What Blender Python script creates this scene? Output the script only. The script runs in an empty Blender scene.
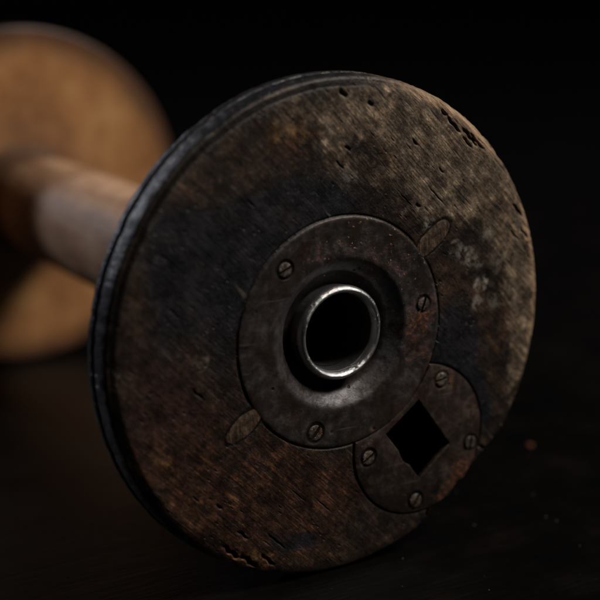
import bpy, bmesh, math, random
import numpy as np
from mathutils import Vector

S = 0.06            # one flange radius in metres; all shapes below are given in flange radii
scene = bpy.context.scene
col = scene.collection

# ------------------------------------------------------------------ camera
cam_d = bpy.data.cameras.new('camera')
cam = bpy.data.objects.new('camera', cam_d)
col.objects.link(cam)
cam.location = (2.8588 * S, 4.3827 * S, 2.4849 * S)
fw = Vector((-0.50345, -0.82708, -0.24994))
cam.rotation_euler = fw.to_track_quat('-Z', 'Y').to_euler()
cam_d.sensor_width = 36
cam_d.lens = 1401.94 / 600 * 36
cam_d.clip_start = 0.01
cam_d.clip_end = 60
cam_d.dof.use_dof = True
cam_d.dof.focus_distance = 5.46 * S
cam_d.dof.aperture_fstop = 8.2
scene.camera = cam

# ------------------------------------------------------------------ world
world = bpy.data.worlds.new('World')
scene.world = world
world.use_nodes = True
world.node_tree.nodes['Background'].inputs[0].default_value = (0.6, 0.7, 1.0, 1)
world.node_tree.nodes['Background'].inputs[1].default_value = 0.0022

# ------------------------------------------------------------------ lamps
def area(name, direction, dist, size, power, color, target=(0, -0.3, 1)):
    d = bpy.data.lights.new(name, 'AREA')
    d.shape = 'RECTANGLE'
    d.size, d.size_y = size[0] * S, size[1] * S
    d.energy = power
    d.color = color
    o = bpy.data.objects.new(name, d)
    v = Vector(direction).normalized()
    o.location = (Vector(target) + v * dist) * S
    o.rotation_euler = (-v).to_track_quat('-Z', 'Y').to_euler()
    col.objects.link(o)
    return o

area('key_lamp', (-0.60, 0.46, 0.95), 22, (7, 7), 14.0, (1.0, 0.93, 0.85))
area('window_lamp', (0.394, -0.83, 0.40), 16, (1.6, 1.8), 2.6, (0.86, 0.88, 1.0))

scene.view_settings.view_transform = 'Standard'
scene.view_settings.look = 'None'
scene.view_settings.exposure = 0
scene.view_settings.gamma = 1

# ------------------------------------------------------------------ small helpers
def mesh_obj(name, verts, faces, mat, parent=None, loc=(0, 0, 0), smooth=True):
    me = bpy.data.meshes.new(name)
    v = np.asarray(verts, dtype=np.float64) * S
    me.from_pydata(v.tolist(), [], faces)
    me.update()
    if smooth:
        me.polygons.foreach_set('use_smooth', [True] * len(me.polygons))
    me.materials.append(mat)
    o = bpy.data.objects.new(name, me)
    o.location = [c * S for c in loc]
    o.parent = parent
    col.objects.link(o)
    return o

def fix_normals(o):
    bm = bmesh.new(); bm.from_mesh(o.data)
    bmesh.ops.recalc_face_normals(bm, faces=bm.faces)
    bm.to_mesh(o.data); bm.free()

def sharp(o, deg=35):
    o.data.set_sharp_from_angle(angle=math.radians(deg))

rng = np.random.default_rng(7)
_T = rng.random((256, 256))
def vnoise(x, y):
    xi = np.floor(x).astype(int); yi = np.floor(y).astype(int)
    fx = x - xi; fy = y - yi
    fx = fx * fx * (3 - 2 * fx); fy = fy * fy * (3 - 2 * fy)
    a = _T[xi % 256, yi % 256]; b = _T[(xi + 1) % 256, yi % 256]
    c = _T[xi % 256, (yi + 1) % 256]; d = _T[(xi + 1) % 256, (yi + 1) % 256]
    return (a * (1 - fx) + b * fx) * (1 - fy) + (c * (1 - fx) + d * fx) * fy
def fbm(x, y, n=4):
    s = 0; a = 0.5; t = 0
    for k in range(n):
        s = s + a * vnoise(x + 17.3 * k, y + 5.1 * k); t += a
        x = x * 2.03; y = y * 2.03; a *= 0.5
    return s / t

# ------------------------------------------------------------------ node helper
class NB:
    def __init__(self, name):
        self.m = bpy.data.materials.new(name); self.m.use_nodes = True
        self.t = self.m.node_tree
        self.bsdf = self.t.nodes['Principled BSDF']
        tc = self.n('ShaderNodeTexCoord')
        self.p = self.vm('SCALE', tc.outputs['Object'], scale=1 / S)
    def n(self, kind, **kw):
        x = self.t.nodes.new(kind)
        for k, v in kw.items(): setattr(x, k, v)
        return x
    def put(self, sock, v):
        if isinstance(v, bpy.types.NodeSocket): self.t.links.new(v, sock)
        elif v is not None:
            if sock.type == 'RGBA' and len(v) == 3: v = (*v, 1)
            sock.default_value = v
    def vm(self, op, a, b=None, scale=None):
        x = self.n('ShaderNodeVectorMath', operation=op)
        self.put(x.inputs[0], a); self.put(x.inputs[1], b)
        if scale is not None: self.put(x.inputs['Scale'], scale)
        return x.outputs['Value'] if op in ('LENGTH', 'DISTANCE', 'DOT_PRODUCT') else x.outputs[0]
    def ma(self, op, a, b=None, c=None, clamp=False):
        x = self.n('ShaderNodeMath', operation=op); x.use_clamp = clamp
        self.put(x.inputs[0], a); self.put(x.inputs[1], b)
        if c is not None: self.put(x.inputs[2], c)
        return x.outputs[0]
    def mapping(self, v, loc=(0, 0, 0), rot=(0, 0, 0), scale=(1, 1, 1), kind='POINT'):
        x = self.n('ShaderNodeMapping', vector_type=kind)
        self.put(x.inputs[0], v); x.inputs[1].default_value = loc
        x.inputs[2].default_value = rot; x.inputs[3].default_value = scale
        return x.outputs[0]
    def noise(self, v, scale, detail=4, rough=0.55, dist=0.0, color=False):
        x = self.n('ShaderNodeTexNoise')
        self.put(x.inputs['Vector'], v); x.inputs['Scale'].default_value = scale
        x.inputs['Detail'].default_value = detail; x.inputs['Roughness'].default_value = rough
        x.inputs['Distortion'].default_value = dist
        return x.outputs['Color' if color else 'Fac']
    def vor(self, v, scale, feature='F1', rand=1.0, out='Distance'):
        x = self.n('ShaderNodeTexVoronoi', feature=feature)
        self.put(x.inputs['Vector'], v); x.inputs['Scale'].default_value = scale
        x.inputs['Randomness'].default_value = rand
        return x.outputs[out]
    def ss(self, v, lo, hi, a=0.0, b=1.0):
        x = self.n('ShaderNodeMapRange', interpolation_type='SMOOTHSTEP')
        self.put(x.inputs[0], v)
        x.inputs[1].default_value = lo; x.inputs[2].default_value = hi
        x.inputs[3].default_value = a; x.inputs[4].default_value = b
        return x.outputs[0]
    def mix(self, f, a, b, mode='MIX'):
        x = self.n('ShaderNodeMix', data_type='RGBA', blend_type=mode)
        self.put(x.inputs[0], f); self.put(x.inputs[6], a); self.put(x.inputs[7], b)
        return x.outputs[2]
    def ramp(self, f, stops):
        x = self.n('ShaderNodeValToRGB'); r = x.color_ramp
        while len(r.elements) < len(stops): r.elements.new(0.5)
        for e, (p, c) in zip(r.elements, stops):
            e.position = p; e.color = (*c, 1)
        self.put(x.inputs[0], f)
        return x.outputs[0]
    def blobs(self, v, lst):
        """sum of soft round patches, each (x, z, rx, rz, weight) in the plane of the flange"""
        tot = None
        for (x, z, rx, rz, w) in lst:
            m = self.mapping(v, (x, 0, z), (0, 0, 0), (rx, 50, rz), 'TEXTURE')
            l = self.vm('LENGTH', m)
            g = self.ss(l, 0.0, 1.0, w, 0.0)
            tot = g if tot is None else self.ma('ADD', tot, g)
        return tot
    def add(self, *a):
        t = a[0]
        for b in a[1:]: t = self.ma('ADD', t, b)
        return t
    def mul(self, a, b): return self.ma('MULTIPLY', a, b)
    def bump(self, h, strength, dist, prev=None):
        x = self.n('ShaderNodeBump')
        x.inputs['Strength'].default_value = strength
        x.inputs['Distance'].default_value = dist * S
        self.put(x.inputs['Height'], h)
        if prev is not None: self.put(x.inputs['Normal'], prev)
        return x.outputs[0]
    def out(self, color=None, rough=None, metal=None, normal=None, spec=None, coat=None, coatr=None):
        b = self.bsdf
        if color is not None: self.put(b.inputs['Base Color'], color)
        if rough is not None: self.put(b.inputs['Roughness'], rough)
        if metal is not None: self.put(b.inputs['Metallic'], metal)
        if normal is not None: self.put(b.inputs['Normal'], normal)
        if spec is not None: self.put(b.inputs['Specular IOR Level'], spec)
        if coat is not None: self.put(b.inputs['Coat Weight'], coat)
        if coatr is not None: self.put(b.inputs['Coat Roughness'], coatr)
        return self.m

# positions measured on the flange face (x, z in flange radii, bobbin axis at 0, 0)
HUB_R = 0.462
LC = (-0.379, -0.505); LR = 0.3175
HUB_SCREWS = [((0.257, 0.285), 0.033, 25), ((-0.386, 0.067), 0.031, 70), ((0.122, -0.385), 0.036, 50)]
LATCH_SCREWS = [((-0.483, -0.264), 0.033, 10), ((-0.642, -0.568), 0.032, 80),
                ((-0.127, -0.535), 0.034, 30), ((-0.364, -0.770), 0.034, 55)]
PLUGS = [(0.438, -0.297, -34.0, 0.092, 0.040), (-0.425, 0.330, 142.0, 0.096, 0.040)]

# ------------------------------------------------------------------ worn dark wood of the near flange
def mat_flange():
    b = NB('old_stained_wood')
    p = b.p
    gr = b.mapping(p, (0, 0, 0), (0, math.radians(45), 0), (1, 1, 1))      # x' = along the grain
    warp = b.vm('SCALE', b.vm('SUBTRACT', b.noise(p, 3.0, 5, 0.6, color=True), (0.5, 0.5, 0.5)), scale=0.22)
    pw = b.vm('ADD', p, warp)
    # find which axis of gr runs along the grain: grain runs along (-1,-1) in (x,z)
    along_scaled = b.mapping(gr, scale=GR_LONG)
    fine = b.noise(along_scaled, 60, 6, 0.7)
    med = b.noise(along_scaled, 14, 5, 0.6, 0.4)
    mott = b.noise(p, 5.5, 8, 0.66, 0.3)
    mott2 = b.noise(p, 17, 7, 0.68)
    blot = b.noise(b.vm('ADD', p, (7, 3, 1)), 3.2, 6, 0.62, 0.6)
    # base: dark brown / black
    c = b.ramp(b.add(b.mul(mott, 0.55), b.mul(med, 0.45)),
               [(0.32, (0.010, 0.008, 0.008)), (0.45, (0.024, 0.016, 0.013)), (0.54, (0.054, 0.032, 0.021)), (0.66, (0.13, 0.075, 0.042))])
    # red-brown lower half
    red = b.blobs(pw, [(0.55, -0.50, 0.75, 0.55, 0.8), (0.2, -0.72, 0.6, 0.40, 0.9), (0.8, -0.15, 0.35, 0.5, 0.45),
                       (0.25, 0.75, 0.30, 0.25, 0.65), (-0.80, -0.10, 0.18, 0.35, 0.5), (-0.05, -0.62, 0.22, 0.2, 0.3), (0.72, 0.05, 0.3, 0.4, 0.3), (0.6, 0.5, 0.3, 0.3, 0.25)])
    redm = b.ss(b.add(red, b.mul(mott, 1.3), b.mul(fine, 0.6), b.mul(mott2, 0.4)), 1.45, 2.05)
    redc = b.ramp(b.add(b.mul(fine, 0.6), b.mul(mott2, 0.4)),
                  [(0.36, (0.010, 0.006, 0.005)), (0.48, (0.036, 0.016, 0.011)), (0.57, (0.10, 0.043, 0.022)), (0.67, (0.30, 0.14, 0.055))])
    c = b.mix(b.mul(redm, 0.9), c, redc)
    # tan, bare wood: upper right crescent and top
    tan = b.blobs(pw, [(-0.62, 0.72, 0.55, 0.50, 1.0), (-0.20, 0.86, 0.62, 0.32, 0.85), (-0.86, 0.30, 0.34, 0.55, 0.95),
                       (-0.93, -0.10, 0.20, 0.52, 0.95), (-0.38, 0.56, 0.42, 0.30, 0.5), (0.25, 0.88, 0.45, 0.22, 0.45),
                       (-0.86, -0.42, 0.12, 0.30, 0.4), (0.50, 0.72, 0.3, 0.2, 0.15), (0.02, 0.66, 0.2, 0.22, 0.35)])
    tanm = b.ss(b.add(tan, b.mul(mott, 1.0), b.mul(mott2, 0.8), b.mul(fine, 0.45)), 1.45, 2.05)
    tanc = b.ramp(b.add(b.mul(fine, 0.55), b.mul(mott2, 0.45)),
                  [(0.36, (0.034, 0.021, 0.013)), (0.45, (0.105, 0.070, 0.044)), (0.54, (0.23, 0.160, 0.102)), (0.65, (0.50, 0.37, 0.25))])
    hue = b.ss(blot, 0.38, 0.66)
    tanc = b.mix(b.mul(hue, 0.55), tanc, b.mix(1.0, tanc, (0.68, 0.76, 0.84), 'MULTIPLY'))
    c = b.mix(tanm, c, tanc)
    # ochre stains near the top and left
    oc = b.blobs(pw, [(0.22, 0.80, 0.40, 0.20, 0.8), (-0.25, 0.70, 0.4, 0.22, 0.55), (0.02, 0.55, 0.14, 0.22, 0.4),
                      (0.75, -0.38, 0.22, 0.34, 0.55), (0.46, -0.84, 0.30, 0.12, 1.15), (0.10, -0.93, 0.36, 0.09, 0.55), (0.62, 0.45, 0.3, 0.3, 0.2)])
    ocn = b.noise(b.vm('ADD', p, (2, 9, 4)), 12, 6, 0.66, 0.8)
    ocm = b.ss(b.add(oc, b.mul(ocn, 1.5)), 1.25, 1.75)
    c = b.mix(b.mul(ocm, 0.65), c, b.mix(b.ss(mott2, 0.38, 0.62), (0.12, 0.055, 0.020), (0.40, 0.225, 0.09)))
    # blue-black oil stain round the plates
    bl = b.blobs(pw, [(0.40, 0.42, 0.52, 0.42, 0.85), (-0.55, -0.16, 0.24, 0.40, 1.3), (0.05, 0.54, 0.46, 0.18, 0.9), (0.60, 0.30, 0.30, 0.30, 0.6), (0.52, -0.02, 0.16, 0.30, 0.35),
                      (-0.70, -0.42, 0.14, 0.32, 0.9), (0.62, 0.12, 0.34, 0.5, 0.5), (0.22, -0.82, 0.26, 0.10, 0.6),
                      (-0.58, 0.26, 0.16, 0.20, 0.35), (-0.05, -0.86, 0.5, 0.12, 0.25), (0.75, 0.45, 0.25, 0.3, 0.5), (0.30, -0.78, 0.26, 0.14, 0.3), (0.70, -0.22, 0.24, 0.2, 0.35), (0.80, 0.12, 0.2, 0.3, 0.4)])
    blm = b.ss(b.add(bl, b.mul(mott, 1.0), b.mul(med, 0.25)), 1.02, 1.42)
    plm = b.ss(b.add(b.blobs(pw, [(0.78, -0.05, 0.35, 0.5, 0.9), (0.62, -0.25, 0.4, 0.3, 0.5), (0.28, 0.72, 0.16, 0.2, 0.7)]), b.mul(mott, 0.8)), 0.85, 1.35)
    c = b.mix(b.mul(plm, 0.55), c, b.mix(mott2, (0.016, 0.009, 0.009), (0.060, 0.028, 0.024)))
    blc = b.mix(mott2, (0.005, 0.006, 0.009), (0.020, 0.021, 0.028))
    c = b.mix(b.mul(blm, 0.88), c, blc)
    cloud = b.noise(b.vm('ADD', p, (4, 4, 8)), 9, 10, 0.76, 0.2)
    cl2 = b.noise(b.vm('ADD', p, (8, 1, 3)), 38, 6, 0.72)
    vf = b.noise(b.mapping(gr, scale=(0.05, 1, 1)), 150, 3, 0.65)
    cl3 = b.noise(b.mapping(gr, (3, 1, 5), scale=(0.3, 1, 1)), 110, 5, 0.75)
    cv = b.mul(b.ss(cloud, 0.36, 0.66, 0.34, 1.65), b.ss(cl2, 0.36, 0.64, 0.66, 1.36))
    cv = b.mul(cv, b.mul(b.ss(vf, 0.38, 0.62, 0.70, 1.28), b.ss(cl3, 0.36, 0.64, 0.72, 1.30)))
    c = b.vm('SCALE', c, scale=1.0)
    c.node.inputs['Scale'].default_value = 1.0
    b.t.links.new(cv, c.node.inputs['Scale'])
    dustm = b.mul(b.ss(b.noise(b.vm('ADD', p, (6, 2, 2)), 52, 5, 0.7), 0.57, 0.68), b.ss(b.noise(p, 4.0, 4), 0.44, 0.62))
    c = b.mix(b.mul(dustm, 0.38), c, (0.26, 0.23, 0.18))
    # pale ring-shaped drips and lime spots
    sp = b.noise(b.vm('ADD', p, (1, 1, 1)), 30, 3, 0.6)
    for (x, z, r, w) in [(-0.673, 0.108, 0.034, 0.8), (-0.660, 0.035, 0.040, 0.55), (-0.60, 0.245, 0.055, 0.6), (-0.655, 0.215, 0.04, 0.35), (-0.76, 0.20, 0.05, 0.3), (-0.74, 0.02, 0.045, 0.3), (-0.70, 0.33, 0.05, 0.3), (-0.40, 0.40, 0.04, 0.6), (-0.545, 0.28, 0.03, 0.35), (-0.03, 0.62, 0.05, 0.28), (0.62, -0.02, 0.03, 0.25)]:
        d = b.vm('LENGTH', b.mapping(b.vm('ADD', p, b.vm('SCALE', warp, scale=0.35)), (x, 0, z), (0, 0, 0), (r, 50, r), 'TEXTURE'))
        if r < 0.035: ring = b.mul(b.ss(d, 0.3, 0.9, 0.35, 1), b.ss(d, 0.9, 1.35, 1, 0))
        else: ring = b.ss(d, 0.2, 1.2, 1, 0)
        f = b.mul(b.mul(ring, b.ss(sp, 0.42, 0.60)), w)
        c = b.mix(b.mul(f, 1.0), c, (0.46, 0.425, 0.36))
    # bright bare arc at the top right edge
    rad = b.vm('LENGTH', b.vm('MULTIPLY', p, (1, 0, 1)))
    edge = b.mul(b.ss(b.add(rad, b.mul(mott2, 0.05), b.mul(fine, 0.04)), 0.985, 1.015), b.blobs(p, [(-0.55, 0.80, 0.42, 0.36, 2.2), (-0.95, 0.1, 0.2, 0.55, 1.0), (-0.93, 0.3, 0.12, 0.18, 1.0)]))
    c = b.mix(b.ma('MINIMUM', b.mul(edge, 1.0), 0.8), c, b.mix(b.ss(b.add(b.mul(fine, 0.5), b.mul(vf, 0.5)), 0.38, 0.62), (0.13, 0.07, 0.04), (0.60, 0.40, 0.24)))
    # scrape lines along the grain
    scr = b.noise(b.mapping(gr, scale=GR_SCR), 30, 3, 0.6)
    c = b.mix(b.mul(b.ss(scr, 0.64, 0.72), b.ss(blot, 0.40, 0.6)), c, (0.20, 0.17, 0.13))
    crk = b.noise(b.mapping(gr, (4.2, 0, 1.7), scale=GR_LONG), 34, 4, 0.7)
    crkm = b.mul(b.ss(crk, 0.345, 0.40, 1, 0), b.ss(mott, 0.40, 0.52))
    c = b.mix(b.mul(crkm, 0.85), c, (0.006, 0.005, 0.004))
    # pores
    por = b.vor(b.mapping(gr, scale=GR_PORE), 46)
    porm = b.mul(b.ss(por, 0.10, 0.22, 1, 0), b.ss(b.noise(p, 6, 3), 0.50, 0.62))
    c = b.mix(b.mul(porm, 0.85), c, (0.005, 0.004, 0.004))
    # random fine lathe and handling scratches
    # dirt packed into the seams round the inlays
    dl = b.vm('DISTANCE', b.vm('MULTIPLY', p, (1, 0, 1)), (LC[0], 0, LC[1]))
    seam = b.ss(b.ma('ABSOLUTE', b.ma('SUBTRACT', dl, LR + 0.002)), 0.002, 0.008, 1, 0)
    seamh = b.ss(b.ma('ABSOLUTE', b.ma('SUBTRACT', rad, HUB_R + 0.002)), 0.002, 0.007, 0.9, 0)
    sm = b.ma('MAXIMUM', seam, seamh)
    for (x, z, a, rl, rw) in PLUGS:
        d = b.vm('LENGTH', b.mapping(b.vm('ADD', p, b.vm('SCALE', b.vm('SUBTRACT', b.noise(p, 60, 2, color=True), (.5, .5, .5)), scale=0.02)),
                 (x, 0, z), (0, math.radians(-a), 0), (rl + 0.005, 50, rw + 0.005), 'TEXTURE'))
        sm = b.ma('MAXIMUM', sm, b.ss(d, 1.0, 1.22, 0.95, 0))
    att = b.n('ShaderNodeAttribute', attribute_name='dirt_shade').outputs['Fac']
    sm = b.ma('MAXIMUM', sm, att)
    c = b.mix(b.mul(sm, 0.92), c, (0.005, 0.004, 0.0035))
    rim = b.n('ShaderNodeAttribute', attribute_name='rim').outputs['Fac']
    rn = b.ss(b.noise(p, 20, 8, 0.72), 0.38, 0.64)
    rc = b.mix(rn, (0.004, 0.004, 0.005), (0.020, 0.018, 0.020))
    tanrim = b.blobs(p, [(-0.6, 0.85, 0.6, 0.45, 1.3)])
    rc = b.mix(b.ma('MINIMUM', b.mul(tanrim, 0.9), 0.8), rc, (0.26, 0.18, 0.12))
    rim = b.mul(rim, b.ss(b.blobs(p, [(-0.6, 0.8, 0.7, 0.6, 1.0), (0.45, -0.95, 0.6, 0.3, 1.0), (-0.95, 0.0, 0.4, 0.8, 1.0)]), 0.0, 0.5, 1.0, 0.55))
    c = b.mix(rim, c, rc)
    rough = b.add(b.mul(mott2, 0.40), b.mul(tanm, 0.22), 0.23)
    rough = b.ma('SUBTRACT', rough, b.mul(rim, b.add(-0.10, b.mul(rn, 0.34))))
    h = b.add(b.mul(fine, 0.22), b.mul(vf, 0.34), b.mul(mott2, 0.6), b.mul(cl2, 0.35), b.mul(cl3, 0.22), b.mul(crkm, -1.0), b.mul(porm, -0.9), b.mul(b.noise(p, 110, 3), 0.4), b.mul(sm, -0.4))
    nrm = b.bump(h, 0.7, 0.0078)
    return b.out(c, rough, 0.0, nrm, spec=b.mul(b.add(0.40, b.mul(rim, b.add(-0.15, b.mul(rn, 0.45)))), b.ma('SUBTRACT', 1.0, b.mul(att, 0.8))))

# 45 degree turn about Y puts the grain direction on one mapping axis
GR_LONG = (0.09, 1.0, 1.0)
GR_SCR = (0.05, 1.0, 1.0)
GR_PORE = (0.35, 0.5, 1.0)

def mat_plate(name, tint, latch=False):
    b = NB(name)
    p = b.p
    n1 = b.noise(p, 6, 8, 0.68, 0.2); n2 = b.noise(p, 24, 7, 0.7); n3 = b.noise(b.vm('ADD', p, (3, 3, 3)), 60, 4, 0.65)
    c = b.ramp(b.add(b.mul(n1, 0.5), b.mul(n2, 0.5)),
               [(0.36, tuple(0.25 * x for x in tint)), (0.5, tint), (0.63, tuple(2.4 * x for x in tint))])
    c = b.mix(b.mul(b.ss(b.noise(b.vm('ADD', p, (9, 9, 2)), 7, 8, 0.7), 0.46, 0.60), 0.6), c, (0.050, 0.026, 0.018))
    scm = b.ss(b.noise(b.mapping(p, rot=(0, 0.5, 0), scale=(0.05, 1, 1)), 60, 2, 0.6), 0.66, 0.72)
    c = b.mix(b.mul(scm, 0.35), c, (0.22, 0.20, 0.18))
    rad = b.vm('LENGTH', b.vm('MULTIPLY', p, (1, 0, 1)))
    # rust: patches near screws and in the hub's upper right
    if latch:
        rl = [(-0.50, -0.26, 0.14, 0.09, 0.8), (-0.66, -0.40, 0.10, 0.22, 0.5), (-0.62, -0.70, 0.15, 0.14, 1.3), (-0.50, -0.80, 0.13, 0.11, 1.0), (-0.36, -0.24, 0.08, 0.06, 0.7)]
    else:
        rl = [(-0.40, 0.04, 0.12, 0.12, 0.85), (-0.33, -0.08, 0.12, 0.22, 0.7), (-0.22, 0.26, 0.30, 0.16, 0.5), (0.10, 0.32, 0.3, 0.12, 0.45),
              (-0.42, -0.18, 0.08, 0.18, 0.6), (0.23, -0.28, 0.07, 0.05, 0.6), (0.18, -0.36, 0.08, 0.05, 0.45), (-0.1, -0.42, 0.3, 0.05, 0.35)]
    ru = b.blobs(p, rl)
    rm = b.ss(b.add(b.mul(ru, 0.8), b.mul(n2, 1.6), b.mul(n1, 1.0)), 1.55, 2.15)
    rusty = b.ramp(n3, [(0.38, (0.026, 0.012, 0.009)), (0.52, (0.10, 0.035, 0.016)), (0.66, (0.42, 0.15, 0.045))])
    c = b.mix(b.mul(rm, 0.85), c, rusty)
    # polished wear
    n4 = b.noise(b.vm('ADD', p, (5, 1, 2)), 9, 7, 0.7, 1.2)
    if not latch:
        ring = b.mul(b.ss(rad, 0.234, 0.246), b.ss(b.add(rad, b.mul(n1, 0.05)), 0.300, 0.345, 1, 0))
        wear = b.mul(ring, b.ss(b.add(b.mul(n4, 0.5), b.mul(n2, 0.5)), 0.38, 0.60))
        conc = b.n('ShaderNodeCombineXYZ'); b.put(conc.inputs[0], b.mul(rad, 260.0)); b.put(conc.inputs[1], b.mul(n1, 2.0))
        brush = b.noise(conc.outputs[0], 1.0, 3)
        c = b.mix(b.mul(wear, b.ss(brush, 0.3, 0.6, 0.5, 0.9)), c, (0.135, 0.135, 0.145))
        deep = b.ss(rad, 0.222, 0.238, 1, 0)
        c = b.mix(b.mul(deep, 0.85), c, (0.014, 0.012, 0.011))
        grv = b.ss(b.ma('ABSOLUTE', b.ma('SUBTRACT', rad, 0.365)), 0.0, 0.012, 0.35, 0)
        edge = b.mul(b.ss(rad, 0.452, 0.460), b.ss(n2, 0.42, 0.55))
        c = b.mix(b.mul(edge, 0.5), c, (0.16, 0.14, 0.12))
    # specks: bare metal glints and dark pits
    v = b.vor(b.vm('ADD', p, b.vm('SCALE', b.noise(p, 20, 2, color=True), scale=0.04)), 34)
    vr = b.vor(p, 30, out='Color')
    spk = b.mul(b.ss(v, 0.12, 0.19, 1, 0), b.ss(b.noise(p, 14, 3), 0.43, 0.50))
    if not latch: spk = b.mul(spk, b.ss(b.vm('DISTANCE', p, (-0.15, 0, 0.30)), 0.15, 0.38, 1, 0.0))
    else: spk = b.mul(spk, 0.25)
    c = b.mix(b.mul(spk, 0.7), c, b.mix(b.ss(n1, 0.45, 0.55), (0.36, 0.30, 0.25), (0.30, 0.12, 0.05)))
    pit = b.mul(b.ss(b.vor(b.vm('ADD', p, (2, 2, 2)), 17), 0.07, 0.16, 1, 0), b.ss(n1, 0.46, 0.56))
    c = b.mix(b.mul(pit, 0.8), c, (0.008, 0.006, 0.005))
    # dark rings painted round the screw heads, standing for countersink shade
    dirt_shade = None
    for (q, r, a) in (LATCH_SCREWS if latch else HUB_SCREWS):
        d = b.vm('DISTANCE', b.vm('MULTIPLY', p, (1, 0, 1)), (q[0], 0, q[1]))
        f = b.ss(d, r * 1.02, r * 1.38, 1, 0)
        dirt_shade = f if dirt_shade is None else b.ma('MAXIMUM', dirt_shade, f)
    c = b.mix(b.mul(dirt_shade, 0.85), c, (0.006, 0.005, 0.005))
    metal = b.ma('SUBTRACT', 0.55, b.mul(rm, 0.45), clamp=True)
    if not latch: metal = b.ma('MAXIMUM', metal, b.mul(wear, 0.9))
    rough = b.add(0.40, b.mul(n2, 0.25), b.mul(rm, 0.25))
    if not latch: rough = b.ma('SUBTRACT', rough, b.mul(wear, 0.08))
    h = b.add(b.mul(n1, 0.9), b.mul(n2, 0.8), b.mul(n3, 0.45), b.mul(pit, -0.9), b.mul(spk, 0.8), b.mul(dirt_shade, -1.4), b.mul(rm, 0.5))
    nrm = b.bump(h, 0.5, 0.006)
    return b.out(c, rough, metal, nrm, spec=0.4)

def mat_steel():
    b = NB('worn_bright_steel')
    p = b.p
    n1 = b.noise(p, 22, 8, 0.7); n2 = b.noise(p, 70, 5, 0.7)
    k = b.ss(b.add(b.mul(n1, 0.6), b.mul(n2, 0.4)), 0.575, 0.62)
    c = b.mix(n2, (0.50, 0.50, 0.51), (0.85, 0.84, 0.83))
    c = b.mix(b.mul(k, 0.9), c, (0.02, 0.015, 0.012))
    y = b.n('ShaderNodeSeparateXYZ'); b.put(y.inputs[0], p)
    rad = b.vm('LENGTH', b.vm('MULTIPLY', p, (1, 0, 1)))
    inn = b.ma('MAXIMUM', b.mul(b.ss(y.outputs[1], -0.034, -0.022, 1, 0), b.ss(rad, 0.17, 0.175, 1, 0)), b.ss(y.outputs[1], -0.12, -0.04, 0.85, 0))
    c = b.mix(b.mul(inn, 0.95), c, (0.010, 0.009, 0.009))  # shade in the bore and behind the lip painted in as near-black
    rough = b.add(0.20, b.mul(n1, 0.2), b.mul(k, 0.3), b.mul(inn, 0.2))
    nrm = b.bump(b.add(n1, b.mul(n2, 0.6), b.mul(k, -0.8)), 0.6, 0.008)
    return b.out(c, rough, b.ma('SUBTRACT', 0.95, b.mul(inn, 0.6)), nrm)

def mat_screw():
    b = NB('grimy_screw_steel')
    info = b.n('ShaderNodeObjectInfo')
    p = b.vm('ADD', b.p, b.vm('SCALE', (9, 7, 5), scale=info.outputs['Random']))
    n1 = b.noise(p, 35, 6, 0.7); n2 = b.noise(p, 90, 4, 0.7)
    c = b.ramp(b.add(b.mul(n1, 0.6), b.mul(n2, 0.4)), [(0.34, (0.012, 0.009, 0.007)), (0.50, (0.11, 0.085, 0.07)), (0.64, (0.34, 0.29, 0.25))])
    c = b.mix(b.mul(b.ss(b.noise(p, 20, 4), 0.52, 0.68), 0.7), c, (0.16, 0.055, 0.02))
    return b.out(c, b.add(0.32, b.mul(n2, 0.3)), 0.7, b.bump(b.add(n1, n2), 0.8, 0.006))

def mat_plug():
    b = NB('end_grain_plug_wood')
    p = b.p
    n1 = b.noise(p, 30, 6, 0.65); n2 = b.noise(b.mapping(p, rot=(0, 0.7, 0), scale=(1, 1, 0.2)), 80, 4)
    c = b.ramp(b.add(b.mul(n1, 0.6), b.mul(n2, 0.4)), [(0.34, (0.022, 0.014, 0.009)), (0.5, (0.080, 0.050, 0.032)), (0.64, (0.20, 0.135, 0.085))])
    return b.out(c, 0.6, 0, b.bump(b.add(n1, n2), 0.8, 0.008), spec=0.3)

def mat_barrel():
    b = NB('rubbed_barrel_wood')
    p = b.p
    n1 = b.noise(b.mapping(p, scale=(1, 0.15, 1)), 12, 6, 0.6); n2 = b.noise(p, 5, 6, 0.6)
    c = b.ramp(b.add(b.mul(n1, 0.5), b.mul(n2, 0.5)), [(0.32, (0.22, 0.115, 0.062)), (0.50, (0.46, 0.265, 0.155)), (0.68, (0.70, 0.45, 0.29))])
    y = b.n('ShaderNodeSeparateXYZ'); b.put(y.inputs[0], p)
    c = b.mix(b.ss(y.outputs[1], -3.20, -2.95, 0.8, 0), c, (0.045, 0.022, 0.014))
    return b.out(c, b.add(0.46, b.mul(n2, 0.25)), 0, b.bump(b.add(n1, n2), 0.5, 0.02), spec=0.2)

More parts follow.
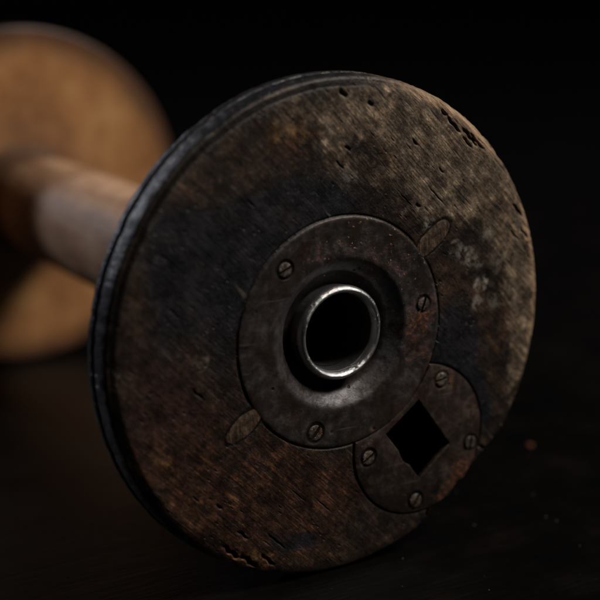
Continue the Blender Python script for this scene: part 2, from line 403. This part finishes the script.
def mat_far():
    b = NB('golden_flange_wood')
    p = b.p
    gr = b.mapping(p, rot=(0, math.radians(20), 0), scale=(1, 1, 0.12))
    n1 = b.noise(gr, 7, 6, 0.6, 0.3); n2 = b.noise(p, 2.6, 7, 0.68)
    c = b.ramp(b.add(b.mul(n1, 0.25), b.mul(n2, 0.75)), [(0.34, (0.26, 0.105, 0.038)), (0.5, (0.50, 0.235, 0.090)), (0.66, (0.68, 0.37, 0.155))])
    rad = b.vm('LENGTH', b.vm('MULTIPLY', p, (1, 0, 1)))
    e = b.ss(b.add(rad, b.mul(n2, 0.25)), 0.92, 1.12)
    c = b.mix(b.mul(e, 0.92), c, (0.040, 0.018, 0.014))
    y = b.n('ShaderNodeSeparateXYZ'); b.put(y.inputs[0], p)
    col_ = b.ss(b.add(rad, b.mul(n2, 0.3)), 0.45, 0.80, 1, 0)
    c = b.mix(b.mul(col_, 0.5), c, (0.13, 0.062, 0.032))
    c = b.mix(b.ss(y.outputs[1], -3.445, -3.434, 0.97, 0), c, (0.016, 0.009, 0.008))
    return b.out(c, b.add(0.36, b.mul(n2, 0.2)), 0, b.bump(b.add(n1, n2), 0.4, 0.02), spec=b.ss(y.outputs[1], -3.445, -3.434, 0.06, 0.45))

def mat_table():
    b = NB('blackened_table_wood')
    p = b.p
    g = b.mapping(p, rot=(0, 0, math.radians(28)), scale=(0.10, 1, 1))
    n1 = b.noise(g, 9, 7, 0.65, 0.4); n2 = b.noise(p, 3, 7, 0.65); n3 = b.noise(g, 40, 4, 0.7)
    c = b.ramp(b.add(b.mul(n1, 0.5), b.mul(n2, 0.5)), [(0.34, (0.0008, 0.0008, 0.0009)), (0.5, (0.0022, 0.0018, 0.0016)), (0.66, (0.006, 0.0042, 0.0035))])
    d = b.mul(b.ss(b.vor(p, 9), 0.03, 0.055, 1, 0), b.ss(b.noise(p, 2.0, 3), 0.55, 0.66))
    c = b.mix(b.mul(d, 0.6), c, (0.10, 0.07, 0.05))
    return b.out(c, b.add(0.26, b.mul(n2, 0.26)), 0, b.bump(b.add(n1, b.mul(n3, 0.4), n2), 0.4, 0.014), spec=0.17)

def mat_flat(name, c, r, spec=0.3):
    b = NB(name)
    n = b.noise(b.p, 60, 4)
    return b.out(b.mix(n, tuple(x * 0.6 for x in c), c), r, spec=spec)

M = dict(flange=mat_flange(), hub=mat_plate('patinated_hub_iron', (0.060, 0.050, 0.049)),
         latch=mat_plate('patinated_plate_iron', (0.062, 0.045, 0.038), True), steel=mat_steel(),
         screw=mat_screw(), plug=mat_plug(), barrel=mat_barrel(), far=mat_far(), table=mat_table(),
         dark=mat_flat('hole_shade_black', (0.001, 0.0009, 0.0009), 0.95, 0.0), speck=mat_flat('rust_crumb', (0.17, 0.062, 0.032), 0.7, 0.1))  # dark: shade inside the holes put into a near-black colour

# ------------------------------------------------------------------ setting: the dark table
v = [(-60, -70, 0), (40, -70, 0), (40, 12, 0), (-60, 12, 0), (-60, -70, -1.0), (40, -70, -1.0), (40, 12, -1.0), (-60, 12, -1.0)]
table = mesh_obj('table_surface', v, [(0, 1, 2, 3), (7, 6, 5, 4), (0, 4, 5, 1), (1, 5, 6, 2), (2, 6, 7, 3), (3, 7, 4, 0)], M['table'], smooth=False)
table['kind'] = 'structure'

# ------------------------------------------------------------------ the bobbin
root = bpy.data.objects.new('wooden_bobbin', None)
root.empty_display_size = 0.02
col.objects.link(root)
root['label'] = 'large old wooden bobbin on a dark table, iron hub in its stained flange'
root['category'] = 'bobbin'
AX = (0, 0, 1)      # bobbin axis height

def lathe(name, prof, mat, n=256, parent=None, loc=AX, wob=None, closed=False):
    """prof: list of (radius, y) turned round the bobbin's own axis (Y)"""
    th = np.linspace(0, 2 * np.pi, n, endpoint=False)
    P = np.array(prof)
    R = P[:, 0][:, None] * np.ones(n)[None]; Y = P[:, 1][:, None] * np.ones(n)[None]
    if wob is not None: R, Y = wob(R, Y, th)
    V = np.stack([R * np.cos(th), Y, R * np.sin(th)], -1).reshape(-1, 3)
    m = len(prof); F = []
    for i in range(m - 1 if not closed else m):
        a = i * n; bb = ((i + 1) % m) * n
        for j in range(n):
            k = (j + 1) % n
            F.append((a + j, a + k, bb + k, bb + j))
    return mesh_obj(name, V, F, mat, parent, loc)

# near flange: fine polar mesh with real gouges, chips and a worn flat beside the latch plate
NT = 1440
th = np.linspace(0, 2 * np.pi, NT, endpoint=False)
# edge radius: nearly round, nibbled, flattened where the latch plate meets the edge
rim_n = fbm(np.cos(th) * 9 + 40, np.sin(th) * 9 + 40, 5) - 0.5
rim_f = fbm(np.cos(th) * 45 + 90, np.sin(th) * 45 + 90, 3) - 0.5
edge_r = 0.988 + 0.0035 * rim_n + 0.0015 * rim_f
def chord(th, a0, a1, r0, r1):
    p0 = np.array([r0 * math.cos(a0), r0 * math.sin(a0)]); p1 = np.array([r1 * math.cos(a1), r1 * math.sin(a1)])
    d = p1 - p0; nrm = np.array([d[1], -d[0]])
    return (p0 @ nrm) / (np.cos(th) * nrm[0] + np.sin(th) * nrm[1])
ch = chord(th, math.radians(-116.5), math.radians(-139.7), 0.972, 0.966)
inside = (np.abs(((th - math.radians(-128.1) + np.pi) % (2 * np.pi)) - np.pi) < 0.30)
edge_r = np.where(inside, np.minimum(edge_r, np.abs(ch) + 0.002 * rim_f), edge_r)
for (a, w, d) in [(57, 1.6, 0.010), (60.5, 1.0, 0.006), (29, 1.4, 0.008), (-60, 2.6, 0.010), (-66, 1.8, 0.012), (-72, 1.2, 0.006), (140, 1.2, 0.010),
                  (133, 0.8, 0.008), (152, 1.0, 0.006), (122, 0.7, 0.006), (-20, 1.0, 0.006), (10, 1.5, 0.006)]:
    dd = np.degrees(((th - math.radians(a) + np.pi) % (2 * np.pi)) - np.pi)
    edge_r -= 0.45 * d * np.exp(-(dd / w) ** 2)
T0 = 0.0
NRG = 210
fr = np.linspace(0.445, 1.0, NRG)
rings = []   # (radius array, y array, rimflag)
for f in fr:
    rr = f * (edge_r - 0.014)
    rr = np.where(f < 0.60, f * 0.974, rr) if False else rr
    rings.append((rr, np.zeros(NT), 0.0))
for (dr, y, fl) in [(-0.0085, -0.0115, 0.1), (-0.003, -0.0155, 0.5), (0.001, -0.022, 1), (0.005, -0.034, 1), (0.008, -0.055, 1), (0.009, -0.070, 1), (0.0085, -0.085, 1), (0.006, -0.0945, 1), (-0.004, -0.097, 1),
                    (-0.006, -0.101, 1), (0.004, -0.104, 1), (0.0115, -0.110, 1), (0.012, -0.128, 1), (0.011, -0.142, 1), (0.004, -0.149, 1)]:
    rings.append((edge_r + dr, np.full(NT, y), fl))
for f in (0.9, 0.7, 0.5, 0.28):
    rings.append((np.full(NT, f), np.full(NT, -0.150), 1.0))
R = np.array([r[0] for r in rings]); Y = np.array([r[1] for r in rings]); RIM = np.array([r[2] for r in rings])[:, None] * np.ones(NT)
X = R * np.cos(th); Z = R * np.sin(th)
face = (np.arange(len(rings)) < NRG)[:, None] * np.ones(NT)
# undulation + grain ridges (grain runs along (-1,-1) in x,z)
al = (X + Z) / math.sqrt(2); ac = (X - Z) / math.sqrt(2)
grain = fbm(al * 3 + 50, ac * 55 + 50, 3) - 0.5
und = fbm(X * 5 + 30, Z * 5 + 30, 4) - 0.5
disp = 0.007 * und + 0.0012 * grain
disp -= 0.009 * np.clip((R / edge_r - 0.94) / 0.046, 0, 1) ** 2.2      # worn towards the edge
gx = np.clip((X + 0.35) / 0.45, 0, 1)
dirt_shade = 0.97 * np.clip((R / edge_r - 0.962 - 0.012 * (fbm(X * 9 + 70, Z * 9 + 70, 4) - 0.5)) / 0.007, 0, 1) * gx * gx * (3 - 2 * gx) * face * np.clip((Z + 0.78) / 0.25, 0, 1)
def gouge(px, pz, ln, wd, depth, ang=45, dark=1.0):
    global disp, dirt_shade
    ca, sa = math.cos(math.radians(ang)), math.sin(math.radians(ang))
    u = (X - px) * ca + (Z - pz) * sa; w = -(X - px) * sa + (Z - pz) * ca
    ed_ = math.hypot(px, pz) > 0.84
    wd = wd * (0.75 if ed_ else 0.55); depth = depth * (0.75 if ed_ else 0.45); dark = dark * (0.9 if ed_ else 0.75); ln = ln * (1.0 if ed_ else 0.8)
    wig = 0.35 * wd * np.sin(u * 140 + px * 50) + 1.2 * wd * (fbm(u * 30 + 20 + px * 9, w * 0 + pz * 9 + 20, 2) - 0.5)
    g = np.exp(-((u / ln) ** 4) - (((w + wig) / wd) ** 2))
    disp = disp - depth * g
    dirt_shade = np.maximum(dirt_shade, dark * np.clip((g - 0.35) * 2.2, 0, 1))
G = [(-0.515, 0.775, 0.040, 0.0055, 0.020), (-0.60, 0.720, 0.050, 0.007, 0.024), (-0.635, 0.70, 0.045, 0.005, 0.018), (-0.585, 0.70, 0.03, 0.005, 0.015),
     (-0.47, 0.825, 0.018, 0.008, 0.020), (0.005, 0.925, 0.022, 0.010, 0.018), (-0.12, 0.88, 0.014, 0.009, 0.015), (-0.02, 0.72, 0.02, 0.010, 0.016),
     (0.015, 0.66, 0.03, 0.006, 0.012), (-0.33, 0.72, 0.022, 0.007, 0.014), (-0.46, 0.60, 0.02, 0.006, 0.012), (-0.35, 0.47, 0.016, 0.010, 0.016),
     (-0.29, 0.50, 0.05, 0.0035, 0.010), (-0.44, 0.50, 0.07, 0.0035, 0.010), (-0.86, 0.40, 0.035, 0.006, 0.018), (-0.90, 0.30, 0.03, 0.005, 0.014),
     (-0.845, 0.30, 0.028, 0.004, 0.012), (0.63, -0.14, 0.04, 0.008, 0.012), (0.72, 0.18, 0.04, 0.004, 0.010), (0.55, -0.60, 0.02, 0.008, 0.012),
     (0.50, -0.80, 0.05, 0.010, 0.018), (0.42, -0.86, 0.05, 0.010, 0.018), (0.34, -0.87, 0.04, 0.008, 0.014), (0.45, -0.74, 0.03, 0.006, 0.012),
     (0.30, -0.80, 0.05, 0.004, 0.010), (0.08, -0.70, 0.06, 0.004, 0.010), (0.2, -0.63, 0.06, 0.003, 0.008), (0.40, 0.55, 0.03, 0.004, 0.010)]
for g in G: gouge(*g)
rg = random.Random(5)
for k in range(60):
    a = math.radians(rg.uniform(-15, 200) if k % 3 else rg.uniform(-90, -10)); r = rg.uniform(0.5, 0.97)
    x, z = -r * math.cos(a - math.pi * 0.15) if False else r * math.cos(a), r * math.sin(a)
    gouge(x, z, rg.uniform(0.004, 0.022), rg.uniform(0.0018, 0.004), rg.uniform(0.002, 0.006), 45 + rg.uniform(-7, 7), rg.uniform(0.3, 0.95))
# seam cuts from the latch plate to the edge
for (x, z, a) in [(-0.440, -0.885, -116), (-0.742, -0.620, -139.7)]:
    gouge(x, z, 0.05, 0.007, 0.03, a + (20 if z < -0.8 else -14), 1.0)
# shallow moats round the hub and the latch plate
dh = np.abs(R - (HUB_R + 0.005)); disp = disp - 0.008 * np.exp(-(dh / 0.004) ** 2)
dl = np.hypot(X - LC[0], Z - LC[1]); disp = disp - 0.010 * np.exp(-((dl - LR - 0.002) / 0.005) ** 2)
for (x, z, a_, rl, rw) in PLUGS:
    ca, sa = math.cos(math.radians(a_)), math.sin(math.radians(a_))
    u = ((X - x) * ca + (Z - z) * sa) / (rl * 1.25); w = (-(X - x) * sa + (Z - z) * ca) / (rw * 1.5)
    disp = disp * np.clip((np.hypot(u, w) - 0.9) / 0.4, 0, 1)
near_hub = np.clip((0.56 - R) / 0.1, 0, 1); disp = disp * (1 - 0.5 * near_hub)
under = np.clip((LR + 0.002 - dl) / 0.004, 0, 1); disp = disp - 0.030 * under
Yd = Y + disp * face
bumpy = (fbm(th[None] * 60 + 10, Y * 90 + 60, 3) - 0.5) * 0.0035 * (1 - face) * (Y > -0.1495)
X = X + np.cos(th) * bumpy; Z = Z + np.sin(th) * bumpy
nr = len(rings)
idx = np.arange(nr * NT).reshape(nr, NT)
a = idx[:-1]; bq = idx[1:]
quads = np.stack([a, np.roll(a, -1, 1), np.roll(bq, -1, 1), bq], -1).reshape(-1, 4)
ctr_x = X.reshape(-1)[quads].mean(1); ctr_z = Z.reshape(-1)[quads].mean(1); ctr_y = Y.reshape(-1)[quads].mean(1)
keep = ~((np.hypot(ctr_x - LC[0], ctr_z - LC[1]) < 0.25) & (ctr_y > -0.001))
quads = quads[keep]
flange = mesh_obj('flange', np.stack([X, Yd, Z], -1).reshape(-1, 3), quads.tolist(), M['flange'], root, AX)
flange['label'] = 'dark stained near flange with gouges and bare tan wood at its upper right edge'
for nm, arr in (('dirt_shade', dirt_shade), ('rim', RIM)):
    at = flange.data.attributes.new(nm, 'FLOAT', 'POINT')
    at.data.foreach_set('value', arr.reshape(-1).astype(np.float32))
fix_normals(flange)

# plugs: end-grain pegs let into the flange, half hidden by the hub plate
def outline_solid(name, loop, y_top, y_bot, bev, mat, parent, holes=(), deep=None, loc=(0, 0, 0), dome=0.0):
    """flat piece from an outline in (x, z): bevelled top edge, side walls, optional holes with walls down to `deep`"""
    bm = bmesh.new()
    def inset(lp, d):
        lp = np.array(lp); n = len(lp)
        area2 = sum(lp[i][0] * lp[(i + 1) % n][1] - lp[(i + 1) % n][0] * lp[i][1] for i in range(n))
        s = 1 if area2 > 0 else -1
        out = []
        for i in range(n):
            e0 = lp[i] - lp[i - 1]; e1 = lp[(i + 1) % n] - lp[i]
            n0 = np.array([-e0[1], e0[0]]) / (np.linalg.norm(e0) + 1e-9); n1 = np.array([-e1[1], e1[0]]) / (np.linalg.norm(e1) + 1e-9)
            m = n0 + n1; m = m / max(np.linalg.norm(m), 0.3); k = 1 / max(0.5, m @ n0)
            out.append(lp[i] + s * d * m * k)
        return out
    def ring(lp, y): return [bm.verts.new((q[0], y, q[1])) for q in lp]
    def bridge(r0, r1):
        n = len(r0)
        for i in range(n): bm.faces.new((r0[i], r0[(i + 1) % n], r1[(i + 1) % n], r1[i]))
    top = ring(inset(loop, bev), y_top); mid = ring(inset(loop, bev * 0.3), y_top - bev * 0.3); m2 = ring(loop, y_top - bev); bot = ring(loop, y_bot)
    edges = [bm.edges.new((top[i], top[(i + 1) % len(top)])) for i in range(len(top))]
    for h in holes:
        ht = ring(inset(h, -bev * 0.6), y_top)
        hm = ring(h, y_top - bev * 0.6); hb = ring(h, deep)
        edges += [bm.edges.new((ht[i], ht[(i + 1) % len(ht)])) for i in range(len(ht))]
        bridge(ht, hm); bridge(hm, hb)
    bmesh.ops.triangle_fill(bm, use_beauty=True, use_dissolve=False, edges=edges)
    bridge(top, mid); bridge(mid, m2); bridge(m2, bot)
    if not holes: bm.faces.new(bot)
    bmesh.ops.recalc_face_normals(bm, faces=bm.faces)
    for v_ in bm.verts: v_.co *= S
    me = bpy.data.meshes.new(name); bm.to_mesh(me); bm.free()
    me.materials.append(mat)
    me.polygons.foreach_set('use_smooth', [True] * len(me.polygons))
    me.set_sharp_from_angle(angle=math.radians(28))
    o = bpy.data.objects.new(name, me); o.location = [q * S for q in loc]; o.parent = parent
    col.objects.link(o)
    return o

rq = random.Random(3)
for k, (x, z, a, rl, rw) in enumerate(PLUGS):
    lp = []
    for i in range(72):
        t = 2 * math.pi * i / 72
        e = 1.0 if k == 0 else 0.8
        cx = math.copysign(abs(math.cos(t)) ** e, math.cos(t)) * rl; cz = math.copysign(abs(math.sin(t)) ** e, math.sin(t)) * rw
        cx += 0.0015 * math.sin(3 * t + k); cz += 0.0018 * math.sin(5 * t + 2 * k)
        ca, sa = math.cos(math.radians(a)), math.sin(math.radians(a))
        lp.append((cx * ca - cz * sa, cx * sa + cz * ca))
    pg = outline_solid('wood_plug', lp, 0.0025, -0.05, 0.004, M['plug'], flange, loc=(x, 0, z))
    pg['label'] = 'oval grey-brown peg left of the hub plate' if k == 0 else 'blunt grey-brown peg right of the hub plate'

# hub plate: flat iron disc dished to a recess
prof = [(HUB_R, -0.05), (HUB_R, -0.004), (HUB_R - 0.002, 0.001), (HUB_R - 0.006, 0.0035), (0.445, 0.0035), (0.41, 0.001), (0.375, -0.001), (0.36, -0.002), (0.335, 0.000),
        (0.312, 0.001), (0.302, 0.000), (0.294, -0.004), (0.284, -0.011), (0.270, -0.021), (0.256, -0.031), (0.247, -0.038), (0.241, -0.046), (0.236, -0.058), (0.232, -0.078), (0.20, -0.086), (0.15, -0.088)]
def hubwob(R, Y, t):
    w = (fbm(np.cos(t) * 4 + 60, np.sin(t) * 4 + 60, 4) - 0.5)
    return R + 0.004 * w[None] * (R > 0.44) * 1.0, Y + 0.003 * w[None] * (R < 0.44)
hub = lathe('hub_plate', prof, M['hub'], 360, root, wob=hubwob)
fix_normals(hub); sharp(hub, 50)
# bushing: steel tube with a rounded lip
prof = [(0.150, -0.9), (0.152, -0.12), (0.154, -0.07), (0.155, -0.040), (0.158, -0.018), (0.162, -0.006), (0.168, 0.002), (0.174, 0.004), (0.180, 0.001), (0.185, -0.006), (0.1885, -0.015), (0.190, -0.026), (0.186, -0.036), (0.179, -0.16)]
def tubewob(R, Y, t):
    w = (fbm(np.cos(t) * 3 + 20, np.sin(t) * 3 + 20, 4) - 0.5)
    return R + 0.004 * w[None], Y + 0.006 * w[None]
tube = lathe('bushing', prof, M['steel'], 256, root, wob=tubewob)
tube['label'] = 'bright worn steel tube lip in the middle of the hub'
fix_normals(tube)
cap = lathe('bore_shade_disc', [(0.1495, -0.899), (0.0005, -0.90)], M['dark'], 64, tube, loc=(0, 0, 0))  # disc closing the bore, the shade down there painted in near-black

# latch plate: round iron plate cut by the hub plate and by the flange edge, with a square hole
loop = []
n = 200
kx = []
for i in range(n):
    t = 2 * math.pi * i / n
    x = LC[0] + LR * math.cos(t); z = LC[1] + LR * math.sin(t)
    kx.append((x, z))
E0 = np.array([0.970 * math.cos(math.radians(-116.3)), 0.970 * math.sin(math.radians(-116.3))])
E1 = np.array([0.964 * math.cos(math.radians(-139.9)), 0.964 * math.sin(math.radians(-139.9))])
ed = (E1 - E0) / np.linalg.norm(E1 - E0); en = np.array([ed[1], -ed[0]])
if en @ E0 < 0: en = -en
lp = []
for (x, z) in kx:
    q = np.array([x, z])
    d = (q - E0) @ en
    if d > -0.004:
        q = q - en * (d + 0.004)
        u = (q - E0) @ ed
        q = q + en * (0.0025 * math.sin(u * 60) - 0.012 * math.exp(-((u - 0.21) / 0.012) ** 2))
    r = np.hypot(*q)
    if r < HUB_R + 0.003: q = q / r * (HUB_R + 0.003)
    lp.append(q)
cl = [lp[0]]
for q in lp[1:]:
    if np.linalg.norm(q - cl[-1]) > 0.0025: cl.append(q)
sq = [(-0.372, -0.334), (-0.536, -0.553), (-0.384, -0.676), (-0.214, -0.453)]
hole = []
nn = [(0.0, 0.0)]
for i in range(4):
    a0 = np.array(sq[i]); a1 = np.array(sq[(i + 1) % 4])
    e = a1 - a0; nv = np.array([e[1], -e[0]]) / np.linalg.norm(e)
    if nv @ ((a0 + a1) / 2 - np.array([-0.377, -0.503])) < 0: nv = -nv
    for k in range(20):
        u = k / 20
        q = a0 + e * u + nv * (0.0028 * (fbm(np.array([u * 7 + i * 5.0]), np.array([3.3 + i]), 3)[0] - 0.5) * (0 if k == 0 else 1) * 2)
        if i == 2:   # a filed notch on the lower left side
            dn = (u - 0.47) / 0.14
            if abs(dn) < 1: q = q + nv * 0.009 * math.sqrt(1 - dn * dn)
        hole.append(q)
latch = outline_solid('latch_plate', cl, 0.005, -0.06, 0.006, M['latch'], root, holes=[hole], deep=-0.02, loc=AX)
latch['label'] = 'round iron plate with a square hole, cut flat at the flange edge'
hole_in = []
cc = np.array(sq).mean(0)
for q in hole: hole_in.append(cc + (np.array(q) - cc) * 0.985)
# wooden well behind the plate's square hole, its shade painted in as near-black
bmw = []
wv = [(q[0], -0.012, q[1]) for q in hole_in] + [(q[0], -0.142, q[1]) for q in hole_in]
k = len(hole_in)
wf = [(i, (i + 1) % k, k + (i + 1) % k, k + i) for i in range(k)] + [tuple(range(k, 2 * k))]
well = mesh_obj('square_socket', wv, wf, M['dark'], latch, smooth=False)

# slotted screws
def screw_mesh(r, name='screw'):
    def seg(side):
        s = 0.20 * r; a0 = math.asin(s / r)
        pts = [(r * math.cos(a0 + (math.pi - 2 * a0) * i / 30), side * r * math.sin(a0 + (math.pi - 2 * a0) * i / 30)) for i in range(31)]
        return pts
    bm = bmesh.new()
    for side in (1, -1):
        pts = seg(side)
        lay = [(1.0, -0.10), (1.0, 0.12), (0.95, 0.19), (0.84, 0.225), (0.5, 0.25), (0.2, 0.26)]
        prev = None
        for (f, y) in lay:
            s = 0.20 * r
            ring = []
            for (x, z) in pts:
                zz = side * (s + (abs(z) - s) * f)
                ring.append(bm.verts.new((x * f if f < 1 else x, y * r, zz)))
            if prev:
                for i in range(len(ring)):
                    j = (i + 1) % len(ring)
                    bm.faces.new((prev[i], prev[j], ring[j], ring[i]))
            prev = ring
        bm.faces.new(prev)
    dn = [bm.verts.new((r * 1.0 * math.cos(2 * math.pi * i / 48), -0.12 * r, r * 1.0 * math.sin(2 * math.pi * i / 48))) for i in range(48)]
    db = [bm.verts.new((q.co.x, -0.4 * r, q.co.z)) for q in dn]
    bm.faces.new(dn)
    for i in range(48): bm.faces.new((dn[i], dn[(i + 1) % 48], db[(i + 1) % 48], db[i]))
    bmesh.ops.recalc_face_normals(bm, faces=bm.faces)
    for v_ in bm.verts: v_.co *= S
    me = bpy.data.meshes.new(name); bm.to_mesh(me); bm.free()
    me.materials.append(M['screw'])
    me.polygons.foreach_set('use_smooth', [True] * len(me.polygons))
    me.set_sharp_from_angle(angle=math.radians(40))
    return me
me0 = screw_mesh(0.033)
for par, lst, y in ((hub, HUB_SCREWS, -0.002), (latch, LATCH_SCREWS, 0.003)):
    for (q, r, ang) in lst:
        o = bpy.data.objects.new('screw', me0)
        o.location = (q[0] * S, (y + rq.uniform(-0.001, 0.0025)) * S, q[1] * S)
        k = 0.88 * r / 0.033
        o.scale = (k, k, k)
        o.rotation_euler = (math.radians(rq.uniform(-4, 4)), math.radians(ang), math.radians(rq.uniform(-4, 4)))    # image angle: +x of the face runs to the left
        o.parent = par
        col.objects.link(o)

# barrel and far flange
prof = [(0.20, -0.14), (0.285, -0.15), (0.285, -0.6), (0.280, -1.6), (0.283, -2.6), (0.286, -3.02), (0.280, -3.06), (0.272, -3.08), (0.276, -3.10), (0.284, -3.16), (0.288, -3.25), (0.30, -3.34), (0.33, -3.40), (0.36, -3.425)]
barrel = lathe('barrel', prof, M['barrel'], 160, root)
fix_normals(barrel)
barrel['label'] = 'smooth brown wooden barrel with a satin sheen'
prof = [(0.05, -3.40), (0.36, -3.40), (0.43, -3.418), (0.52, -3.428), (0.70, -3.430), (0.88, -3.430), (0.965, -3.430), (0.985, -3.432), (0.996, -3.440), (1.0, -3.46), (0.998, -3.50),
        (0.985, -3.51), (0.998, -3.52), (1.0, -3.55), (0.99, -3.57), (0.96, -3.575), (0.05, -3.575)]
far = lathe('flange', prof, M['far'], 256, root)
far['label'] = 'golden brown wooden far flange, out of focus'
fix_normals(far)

# ------------------------------------------------------------------ tiny crumb and dust on the table
def crumb(name, x, y, r, mat, seed):
    rr = random.Random(seed)
    bm = bmesh.new()
    bmesh.ops.create_icosphere(bm, subdivisions=2, radius=1)
    for v_ in bm.verts:
        k = 1 + rr.uniform(-0.25, 0.25)
        v_.co = Vector((v_.co.x * k, v_.co.y * k * 0.8, v_.co.z * k * 0.6)) * r * S
    zmin = min(v_.co.z for v_ in bm.verts)
    me = bpy.data.meshes.new(name); bm.to_mesh(me); bm.free(); me.materials.append(mat)
    o = bpy.data.objects.new(name, me); o.location = (x * S, y * S, -zmin); col.objects.link(o)
    return o
c = crumb('wood_crumb', -1.586, -0.693, 0.020, M['speck'], 4)
c['label'] = 'tiny reddish brown crumb lying on the dark table right of the bobbin'
c['category'] = 'crumb'
rr = random.Random(11)
dv = []; df = []
for k in range(320):
    x = rr.uniform(-3.0, 1.6); y = rr.uniform(-2.5, 1.2); r = rr.uniform(0.0015, 0.0045)
    base = len(dv)
    for q in [(1, 0, 0), (0, 1, 0), (-1, 0, 0), (0, -1, 0), (0, 0, 1.1)]:
        dv.append((x + q[0] * r * rr.uniform(0.6, 1.4), y + q[1] * r * rr.uniform(0.6, 1.4), 0.0006 + q[2] * r))
    df += [(base, base + 1, base + 4), (base + 1, base + 2, base + 4), (base + 2, base + 3, base + 4), (base + 3, base, base + 4), (base + 3, base + 2, base + 1, base)]
dust = mesh_obj('dust', dv, df, mat_flat('pale_dust', (0.16, 0.12, 0.09), 0.7), smooth=False)
dust['kind'] = 'stuff'
dust['label'] = 'fine pale dust specks scattered on the dark table'
dust['category'] = 'dust'
